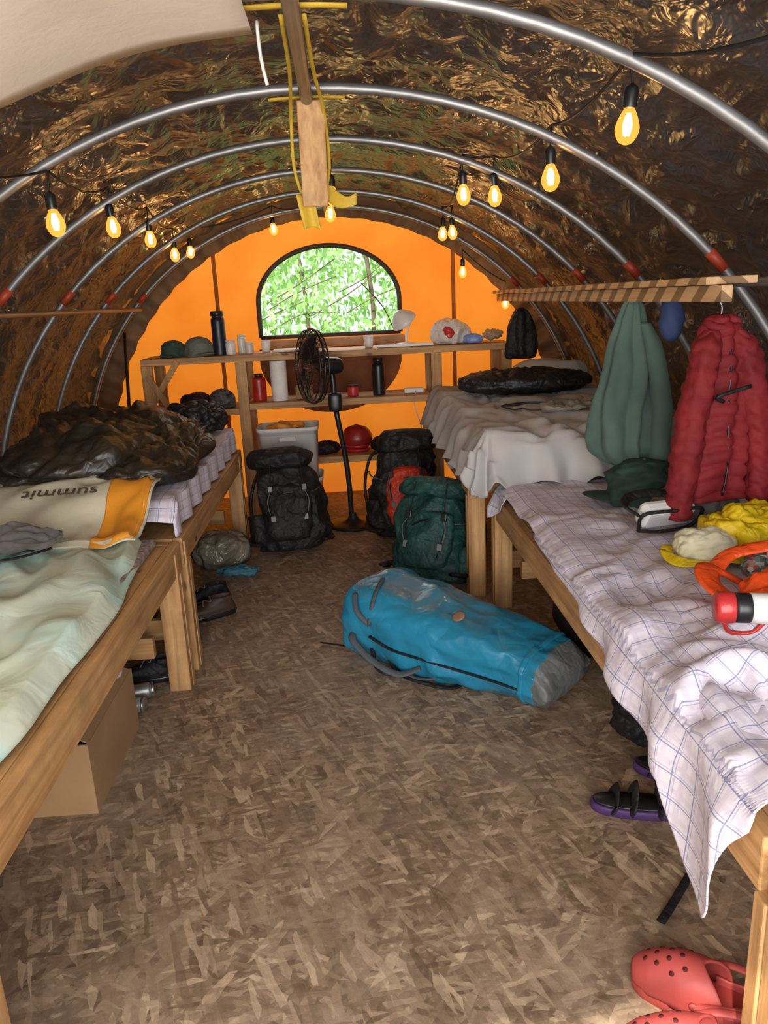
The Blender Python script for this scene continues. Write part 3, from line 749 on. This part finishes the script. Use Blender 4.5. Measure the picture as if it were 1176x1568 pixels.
def sandal(loc,rz):
    m_=TR(loc,rz=rz)
    P=[loft('sole',[(0,.125,.045),(.004,.13,.048),(.022,.132,.05),(.028,.128,.047)],PURP,48,2,m_,2.5),
       loft('footbed',[(.028,.124,.043),(.034,.12,.040)],DARK,48,1,m_,2.5)]
    for x,h in ((-.07,.045),(-.02,.06),(.06,.075)):
        P.append(tube('strap',[m_@V((x,-.047,.02)),m_@V((x+.01,-.045,h*.8)),m_@V((x+.015,0,h+.02)),m_@V((x+.01,.045,h*.8)),m_@V((x,.047,.02))],.018,BLACK,8,6,.25))
    P.append(tube('heel_strap',[m_@V((.06,-.047,.04)),m_@V((.12,-.03,.09)),m_@V((.132,0,.095)),m_@V((.12,.03,.09)),m_@V((.06,.047,.04))],.017,BLACK,8,6,.3))
    P.append(tube('ankle_strap',[m_@V((.06,-.047,.06)),m_@V((.05,-.02,.13)),m_@V((.06,.03,.15)),m_@V((.09,.05,.10))],.015,BLACK,8,6,.3))
    return grp('strap_sandal',P)
sandal((.79,1.93,0),-.25);sandal((.97,2.07,0),-.6)
blob('dark_daypack',(.93,2.27,.12),(.11,.10,.115),BLACK,2.4,(-.03,8),90,60,seed=41,zmin=.003,warp=.1)
tube('webbing_strap',[(.69,1.50,.012),(.74,1.55,.014),(.84,1.66,.012)],.012,BLACK,6,5,.3)
# ---------------------------------------------------------------- cardboard box, floor clutter
CARD=M('cardboard',(.36,.21,.10),.85,0,.12,4,.1)
c=[box('front',-1.24,-.84,2.10,2.105,0,.24,CARD,0),box('back',-1.24,-.84,2.60,2.605,0,.24,CARD,0),box('side',-.845,-.84,2.105,2.60,0,.24,CARD,0),
 box('side',-1.24,-1.235,2.105,2.60,0,.24,CARD,0),box('base',-1.235,-.845,2.105,2.60,.001,.006,CARD,0),
 box('flap',-.17,0,-.24,.24,-.002,.002,CARD,0,TR((-.842,2.35,.24),ry=.5)),box('contents',-1.2,-.88,2.15,2.56,.01,.20,GREYC,.04)]
grp('cardboard_box',c)
blob('crumpled_plastic_wrap',(-.93,2.54,.27),(.07,.05,.05),M('cloudy_plastic',(.55,.5,.55),.3,0,.2,5,.4,20),2.2,(.02,12),50,30,seed=3,warp=.1)
JAR=M('can_metal',(.5,.5,.5),.3,.9,.1,5,0)
def bottle(name,loc,r,h,mat,capm,neck=.5,mtx=None):
    m_=mtx or TR(loc)
    return grp(name,[loft('body',[(0,r*.9,r*.9),(.006,r,r),(h*.75,r,r),(h*.84,r*.85,r*.85),(h*.88,r*neck,r*neck),(h*.9,r*neck,r*neck)],mat,28,3,m_),
      loft('cap',[(h*.885,r*neck*1.2,r*neck*1.2),(h*.99,r*neck*1.2,r*neck*1.2),(h,r*neck*.9,r*neck*.9)],capm,24,2,m_)])
bottle('tin_can',(0,0,0),.032,.09,M('dull_can',(.3,.29,.28),.4,.7,.2,5,0),JAR,.8,TR((-.92,2.80,.036),ry=pi/2,rz=.3))
bottle('tin_can',(0,0,0),.030,.10,M('clear_jar',(.25,.24,.22),.2),JAR,.8,TR((-.94,2.72,.032),ry=pi/2,rz=-.1))
PBAG=M('clear_plastic_bag',(.20,.17,.12),.3,0,.4,6,.5,12,cre=.7,cs=8)
blob('plastic_grocery_bag',(-.80,4.44,.09),(.15,.12,.09),PBAG,2.2,(.04,9),seed=3,zmin=.003,warp=.1)
blob('blue_stuff_sack',(-.66,4.16,.05),(.13,.06,.045),M('teal_cloth',(.03,.12,.16),.7),2.2,(-.03,10),80,50,seed=5,zmin=.003,warp=.12)
blob('dark_clothes_pile',(-1.25,4.10,.12),(.24,.30,.13),BLACK,2.2,(.05,6),seed=6,zmin=.003)
blob('duffel_bag',(-1.20,3.33,.13),(.26,.18,.13),BLACK,2.6,(.03,6),seed=16,zmin=.003)
def shoe(name,loc,rz,mat):
    m_=TR(loc,rz=rz)
    return grp(name,[loft('sole',[(0,.13,.042),(.02,.138,.048),(.026,.132,.044)],DARK,40,2,m_,2.4),
      loft('upper',[(.024,.13,.044),(.05,.125,.043,.002),(.07,.085,.038,.035),(.095,.055,.036,.06),(.10,.05,.03,.062),(.08,.04,.02,.062)],mat,40,5,m_,2.3,(.004,20)),
      tube('laces',[m_@V((-.04,-.025,.075)),m_@V((-.02,.025,.085)),m_@V((0,-.025,.092)),m_@V((.01,.025,.1))],.003,M('lace_grey',(.15,.15,.15),.8),5,4)])
BRN=M('brown_leather',(.05,.028,.018),.6)
shoe('hiking_shoe',(-.74,3.62,0),.5,BRN);shoe('hiking_shoe',(-.80,3.82,0),.3,BLACK)
shoe('hiking_shoe',(-.88,2.98,0),.2,BLACK)
blob('stuff_sack',(1.25,2.42,.12),(.18,.26,.12),BLACK,2.4,(.04,6),seed=26,zmin=.003)
blob('duffel_bag',(1.15,3.05,.14),(.27,.28,.14),BLACK,2.6,(.03,6),seed=36,zmin=.003)
blob('yellow_stuff_sack',(.93,2.23,.235),(.06,.045,.03),M('mustard_cloth',(.5,.32,.06),.8),2.2,(.01,12),seed=31)
# ---------------------------------------------------------------- items on right bed
CAPG=M('dark_green_cotton',(.018,.045,.035),.85,0,.3,8,.4,24)
def cap(name,loc,rz,mat,s=1.0,rx=0,amp=.006):
    m_=TR(loc,rz=rz,rx=rx,s=(s,s,s))
    def br(u,v):
        g=-pi/2*.75+pi*.75*v;r=.085+.075*u*math.cos(g)**.5 if math.cos(g)>0 else .085
        return tuple(m_@V((.0+r*math.cos(g)*1.0,.085*math.sin(g)*(1-.1*u),.010+.012*math.cos(g*1.5)-.005*u)))
    return grp(name,[loft('crown',[(0,.092,.082),(.03,.093,.083),(.07,.082,.074),(.10,.055,.05),(.112,.02,.02),(.114,.004,.004)],mat,60,8,m_,2,(amp,14)),grid('brim',br,8,20,mat,.004),
      loft('button',[(.11,.007,.007),(.118,.005,.005)],mat,12,2,m_)])
cap('baseball_cap',(1.19,3.00,.655),pi*.9,CAPG,1.5,0,.026)
blob('green_neck_gaiter',(1.32,3.10,.69),(.13,.10,.05),CAPG,2.2,(-.04,8),80,50,seed=17,zmin=.665,warp=.1)
blob('grey_knit_hat',(1.30,2.76,.70),(.14,.10,.05),M('grey_knit',(.20,.18,.16),.95,0,.2,9,.5,60),2.2,(.03,10),80,50,seed=7,zmin=.665,warp=.1)
m_=TR((1.09,2.54,.735),rz=.18,rx=.6)
g=[box('case',-.10,.10,-.03,.03,-.045,.045,WHITEP,.020,m_),box('lens',-.082,.082,-.036,-.029,-.030,.030,M('pale_grey_lens',(.42,.42,.44),.2),.008,m_),
   tube('strap',[m_@V((-.10,0,0)),m_@V((-.14,.04,.01)),m_@V((-.09,.10,-.02)),m_@V((0,.12,-.03)),m_@V((.09,.09,-.02)),m_@V((.10,0,0))],.018,BLACK,8,6,.3),
   tube('frame',[m_@V((-.105,-.035,-.040)),m_@V((0,-.04,-.053)),m_@V((.105,-.035,-.040)),m_@V((.112,-.03,.040)),m_@V((0,-.038,.053)),m_@V((-.112,-.03,.040)),m_@V((-.105,-.035,-.040))],.007,BLACK,6,6)]
grp('goggles',g)
YEL=M('yellow_rain_fabric',(.72,.50,.008),.5,0,.1,6,.4,14,cre=.6,cs=8);PALEY=M('pale_yellow_mesh',(.66,.62,.42),.8,0,.1,6,.2,40)
a=blob('yellow_body',(1.32,2.35,.735),(.21,.16,.09),YEL,2.3,(-.05,6),100,60,seed=3,zmin=.665,rz=.2,warp=.14)
b=blob('pale_crown',(1.10,2.25,.71),(.115,.09,.07),PALEY,2.2,(-.025,8),90,60,seed=4,zmin=.665,warp=.1)
def brimf(u,v):
    g=2*pi*u;r=.085+.032*v
    return (1.10+r*1.15*math.cos(g),2.25+r*math.sin(g),.685-.006*v+.012*math.sin(3*g)*v)
c=grid('brim',brimf,48,6,YEL,.004)
grp('yellow_sun_hat',[a,b,c])
fl,nt,b_=newmat('floral_cotton')
vo=nt.nodes.new('ShaderNodeTexVoronoi');vo.inputs['Scale'].default_value=70;nt.links.new(coords(nt),vo.inputs['Vector'])
nt.links.new(ramp(nt,vo.outputs['Color'],[(.2,(.03,.05,.04)),(.45,(.10,.20,.16)),(.6,(.55,.5,.45)),(.8,(.35,.06,.06))]),b_.inputs['Base Color']);b_.inputs['Roughness'].default_value=.85
blob('floral_bandana',(1.24,2.04,.715),(.13,.09,.07),fl,2.2,(-.04,8),90,50,seed=5,zmin=.665,warp=.1)
ORC=M('orange_nylon',(.85,.085,.010),.5,0,.12,6,.4,14,cre=.5,cs=8)
a=blob('folded_panel',(1.15,1.82,.735),(.22,.10,.07),ORC,2.6,(-.04,6),100,60,seed=6,zmin=.665,rz=.4,warp=.12)
b=tube('strap',[(1.06,1.95,.70),(.97,1.94,.75),(.93,1.86,.74),(.97,1.77,.71),(1.07,1.73,.71)],.034,ORC,8,6,.3)
c=tube('strap',[(.97,1.94,.73),(1.05,1.99,.77),(1.17,1.96,.80)],.026,ORC,8,6,.35)
grp('orange_life_vest',[a,b,c])
REDM=M('red_enamel',(.50,.03,.03),.3)
m_=TR((.85,1.67,.755),ry=pi/2,rz=-.25,s=(.84,.84,.80))
grp('camp_lantern',[loft('red_body',[(0,.036,.036),(.012,.045,.045),(.05,.045,.045),(.055,.040,.040)],REDM,28,3,m_),loft('black_ring',[(.055,.043,.043),(.095,.043,.043),(.10,.038,.038)],DARK,28,3,m_),
  loft('white_body',[(.10,.043,.043),(.17,.043,.043),(.175,.03,.03)],WHITEP,28,3,m_),tube('handle',[m_@V((.045,0,.03)),m_@V((.075,0,.05)),m_@V((.075,0,.11)),m_@V((.043,0,.14))],.006,REDM,6,5)])
blob('black_pouch',(1.06,1.57,.76),(.06,.10,.06),BLACK,2.6,(.01,10),seed=9,zmin=.67,rz=.4)
DKC=M('dark_cable',(.02,.02,.02),.5,0,0,5,0)
grp('charging_cables',[tube('cable',[(1.0+.16*math.cos(t)*(1+.2*math.sin(3*t)),4.05+.12*math.sin(t),.912+.006*math.sin(5*t)) for t in [k*.5 for k in range(20)]],.004,DKC,5,3),
  tube('cable',[(.85,4.15,.912),(1.0,4.2,.915),(1.2,4.1,.912),(1.3,4.0,.912)],.004,DKC,5,5)])
blob('folded_shirt',(1.18,3.95,.925),(.17,.13,.035),M('grey_cotton',(.30,.27,.22),.9),2.6,(-.035,7),90,60,seed=14,zmin=.89,rz=.3,warp=.12)
# ---------------------------------------------------------------- shelf items
Z=1.167
cap('sun_cap',(-1.20,5.62,Z),-pi*.62,M('olive_green_cap',(.04,.075,.055),.85),1.0,0,.012)
cap('sun_cap',(-1.02,5.62,Z),-pi*.30,M('grey_green_cap',(.15,.17,.14),.85),1.15,0,.012)
bottle('insulated_bottle',(-.87,5.60,Z),.048,.30,M('navy_bottle',(.012,.016,.028),.35),DARK,.8)
bottle('spice_jar',(-.79,5.56,Z),.035,.10,M('frosted',(.7,.66,.6),.3),WHITEP,.8);bottle('spice_jar',(-.72,5.63,Z),.03,.13,M('frosted2',(.72,.7,.65),.3),WHITEP,.8)
bottle('spice_jar',(-.66,5.57,Z),.028,.08,M('frosted',(.7,.66,.6),.3),WHITEP,.8)
grp('paper_cups',[loft('cup',[(0,.028,.028),(.08,.036,.036),(.082,.03,.03)],WHITEP,20,2,TR((x,y,Z))) for x,y in ((-.55,5.62),(.18,5.6))])
box('cutting_board',-.50,-.30,5.50,5.72,Z+.002,Z+.016,M('board',(.6,.5,.35),.6),.004)
m_=TR((.45,5.62,Z+.006))
grp('white_desk_lamp',[loft('base',[(0,.07,.07),(.012,.07,.07),(.02,.02,.02)],WHITEP,28,2,m_),tube('stem',[m_@V((0,0,.01)),m_@V((.01,0,.10)),m_@V((.04,0,.18)),m_@V((.02,0,.22))],.008,WHITEP,8,5),
  loft('shade',[(0,.095,.095),(.03,.085,.085),(.08,.04,.04),(.095,.015,.015)],WHITEP,28,4,m_@TR((-.01,-.02,.16),ry=-.6,rx=.3))])
blob('plastic_bag_of_snacks',(.77,5.62,Z+.07),(.12,.09,.08),M('white_bag',(.74,.68,.62),.3,0,.1,5,.4,20,cre=.6,cs=9),2.2,(.035,9),seed=3,zmin=Z+.002,warp=.1)
blob('red_snack_packet',(.74,5.53,Z+.08),(.04,.025,.035),REDM,2.2,(.015,14),seed=4,warp=.1)
blob('blue_snack_packet',(.92,5.56,Z+.03),(.07,.05,.03),M('blue_pack',(.2,.3,.6),.4),2.4,(.01,14),seed=5,zmin=Z+.002)
blob('rolled_towel',(1.07,5.62,Z+.05),(.08,.08,.05),M('tan_cloth',(.35,.25,.16),.9),2.2,(-.03,10),70,40,seed=6,zmin=Z+.002,warp=.1)
grp('food_tray',[box('base',.24,.63,5.50,5.72,Z+.001,Z+.006,WHITEP,.002),box('lip',.24,.63,5.495,5.505,Z+.001,Z+.022,WHITEP,.002)])
blob('black_beanie',(-1.08,5.62,.85),(.10,.09,.05),BLACK,2.2,(.015,12),seed=7,zmin=.803)
cap('patterned_cap',(-.89,5.60,.803),-pi*.35,M('black_white_pattern',(.10,.10,.10),.8,0,.95,40),1.1)
bottle('red_fuel_bottle',(-.62,5.60,.832),.05,.19,M('fuel_red',(.42,.02,.015),.3),DARK,.5)
loft('paper_towel_roll',[(0,.055,.055),(.004,.058,.058),(.276,.058,.058),(.28,.055,.055),(.28,.018,.018),(.26,.017,.017)],M('paper_white',(.84,.78,.72),.9),36,1,TR((-.47,5.54,.832)))
bottle('black_water_bottle',(.24,5.60,.832),.045,.26,DARK,DARK,.7)
box('power_strip',.42,.56,5.56,5.62,.832,.87,WHITEP,.008)
tube('shelf_cable',[(.50,5.55,.85),(.48,5.43,.75),(.52,5.43,.60),(.45,5.43,.50),(.56,5.43,.47)],.004,WHITEP,5,6)
box('food_box',-.36,-.24,5.55,5.68,.832,.92,CARD,.006)
bottle('red_mug_jar',(.05,5.60,.832),.04,.08,REDM,DARK,.9)
grp('red_frisbee_stack',[loft('disc',[(0,.08,.08),(.02,.10,.10),(.028,.08,.08)],REDM,30,3,TR((.06,5.62,.422+i*.03))) for i in range(2)])
loft('red_helmet',[(0,.11,.10),(.05,.115,.105),(.11,.08,.075),(.135,.01,.01)],M('dark_red_shell',(.28,.015,.012),.35),30,5,TR((.06,5.62,.482)))
blob('black_cord_coil',(-.18,5.6,.46),(.10,.07,.04),BLACK,2.2,(.02,12),seed=7,zmin=.422)
blob('dark_shoes_bundle',(.30,5.6,.47),(.13,.08,.05),BLACK,2.2,(.02,12),seed=8,zmin=.422)
TG=M('grey_tote_plastic',(.62,.59,.56),.5,0,.08,5,.05)
def tote(name,x,y,z,w,d,h,mat):
    return grp(name,[loft('tub',[(0,w*.44,d*.44),(.004,w*.455,d*.455),(h*.92,w*.485,d*.485),(h*.93,w*.51,d*.51),(h,w*.515,d*.515),(h,w*.49,d*.49),(h*.6,w*.47,d*.47)],mat,48,1,TR((x,y,z)),8),
      box('handle',x-w*.14,x+w*.14,y-d*.53,y-d*.47,z+h*.74,z+h*.84,mat,.006)])
tote('storage_tote',-.38,5.16,.0,.38,.30,.37,M('white_tote_plastic',(.70,.68,.66),.45,0,.05,5,.0))
tote('storage_tote',-.40,5.16,.372,.40,.31,.34,TG)
blob('orange_dry_sack',(-.42,5.17,.70),(.14,.09,.045),M('orange_pack',(.70,.25,.03),.5),2.3,(-.03,8),80,50,seed=3,zmin=.60,warp=.12)
tube('walking_pole',[(-1.50,5.3,.02),(-1.53,5.5,.8),(-1.52,5.6,1.35)],.012,DARK,8,1)
# ---------------------------------------------------------------- outdoors
GR=M('outdoor_grass',(.16,.30,.06),.9,0,.4,2)
box('outdoor_ground',-20,20,6.3,32,-.3,-.06,GR,0)
lm_,nt,b_=newmat('tree_leaves')
n=nz(nt,coords(nt),1.3,4)
c=ramp(nt,n.outputs[0],[(.3,(.22,.46,.12)),(.5,(.44,.68,.25)),(.7,(.70,.84,.46))])
nt.links.new(c,b_.inputs['Base Color']);b_.inputs['Roughness'].default_value=.6
addtrans(nt,b_,c,.45)
vs=[];fs=[]
for i in range(18000):
    y=random.uniform(12,19);x=random.uniform(-4,4.5);z=random.uniform(-.2,4.0)
    if noise.noise(V((x*.9,y*.5,z*.9)))<-.22: continue
    s=random.uniform(.05,.11);e=Euler((random.uniform(0,6),random.uniform(0,6),random.uniform(0,6))).to_matrix()
    b=len(vs)
    for p in ((-s,0,0),(0,-s*.5,0),(s,0,0),(0,s*.5,0)): vs.append(e@V(p)+V((x,y,z)))
    fs.append((b,b+1,b+2,b+3))
fo=mkobj('leaves',vs,fs,lm_,False)
BARK=M('bark',(.16,.12,.08),.9)
tk=[tube('trunk',[(x,y,-.1),(x+.1,y,1.5),(x+.3*random.uniform(-1,1),y,4)],.035,BARK,8,4) for x,y in ((-1.6,13),(-.7,14),(.4,12.6),(1.3,14.5),(2.2,13.2),(-2.6,15))]
for k in range(14):
    x=random.uniform(-2,2);z=random.uniform(.5,2.5);tk.append(tube('branch',[(x,12.5,z),(x+.5,12.4,z+.25),(x+1.1,12.3,z+.2+random.uniform(0,.6))],.009,BARK,6,4))
grp('tree_foliage',[fo]+tk)
# ---------------------------------------------------------------- lights & world
wd=bpy.data.worlds.new('sky');SC.world=wd;wd.use_nodes=True
bg=wd.node_tree.nodes['Background'];bg.inputs[0].default_value=(.86,.93,1,1);bg.inputs[1].default_value=1.3
def area(name,loc,rot,sx,sy,e,col):
    L=bpy.data.lights.new(name,'AREA');L.shape='RECTANGLE';L.size=sx;L.size_y=sy;L.energy=e;L.color=col
    o=bpy.data.objects.new(name,L);COL.objects.link(o);o.location=loc;o.rotation_euler=rot;return o
area('door_daylight',(0,-.9,1.25),(math.radians(90),0,0),2.4,1.9,122,(1,.98,.96))
area('outdoor_back_daylight',(0,8.2,3.6),(math.radians(-55),0,0),4,2,110,(1,.97,.92))
S=bpy.data.lights.new('sun','SUN');S.energy=7;S.angle=.02;S.color=(1,.95,.85)
so=bpy.data.objects.new('sun',S);COL.objects.link(so);so.rotation_euler=(math.radians(42),0,math.radians(-25))
# ---------------------------------------------------------------- camera
yw=math.radians(2.4);p=math.radians(15.5);th=math.radians(2.6)
f=V((math.sin(yw)*math.cos(p),math.cos(yw)*math.cos(p),-math.sin(p)))
r0=V((math.cos(yw),-math.sin(yw),0));u0=r0.cross(f)
Rv=math.cos(th)*r0-math.sin(th)*u0;Uv=math.sin(th)*r0+math.cos(th)*u0
cam=bpy.data.cameras.new('camera');co=bpy.data.objects.new('camera',cam);COL.objects.link(co)
co.matrix_world=Matrix(((Rv.x,Uv.x,-f.x,0),(Rv.y,Uv.y,-f.y,0),(Rv.z,Uv.z,-f.z,1.5),(0,0,0,1)))
cam.sensor_fit='VERTICAL';cam.sensor_height=36;cam.lens=36*1178/1568;cam.clip_start=.05
SC.camera=co
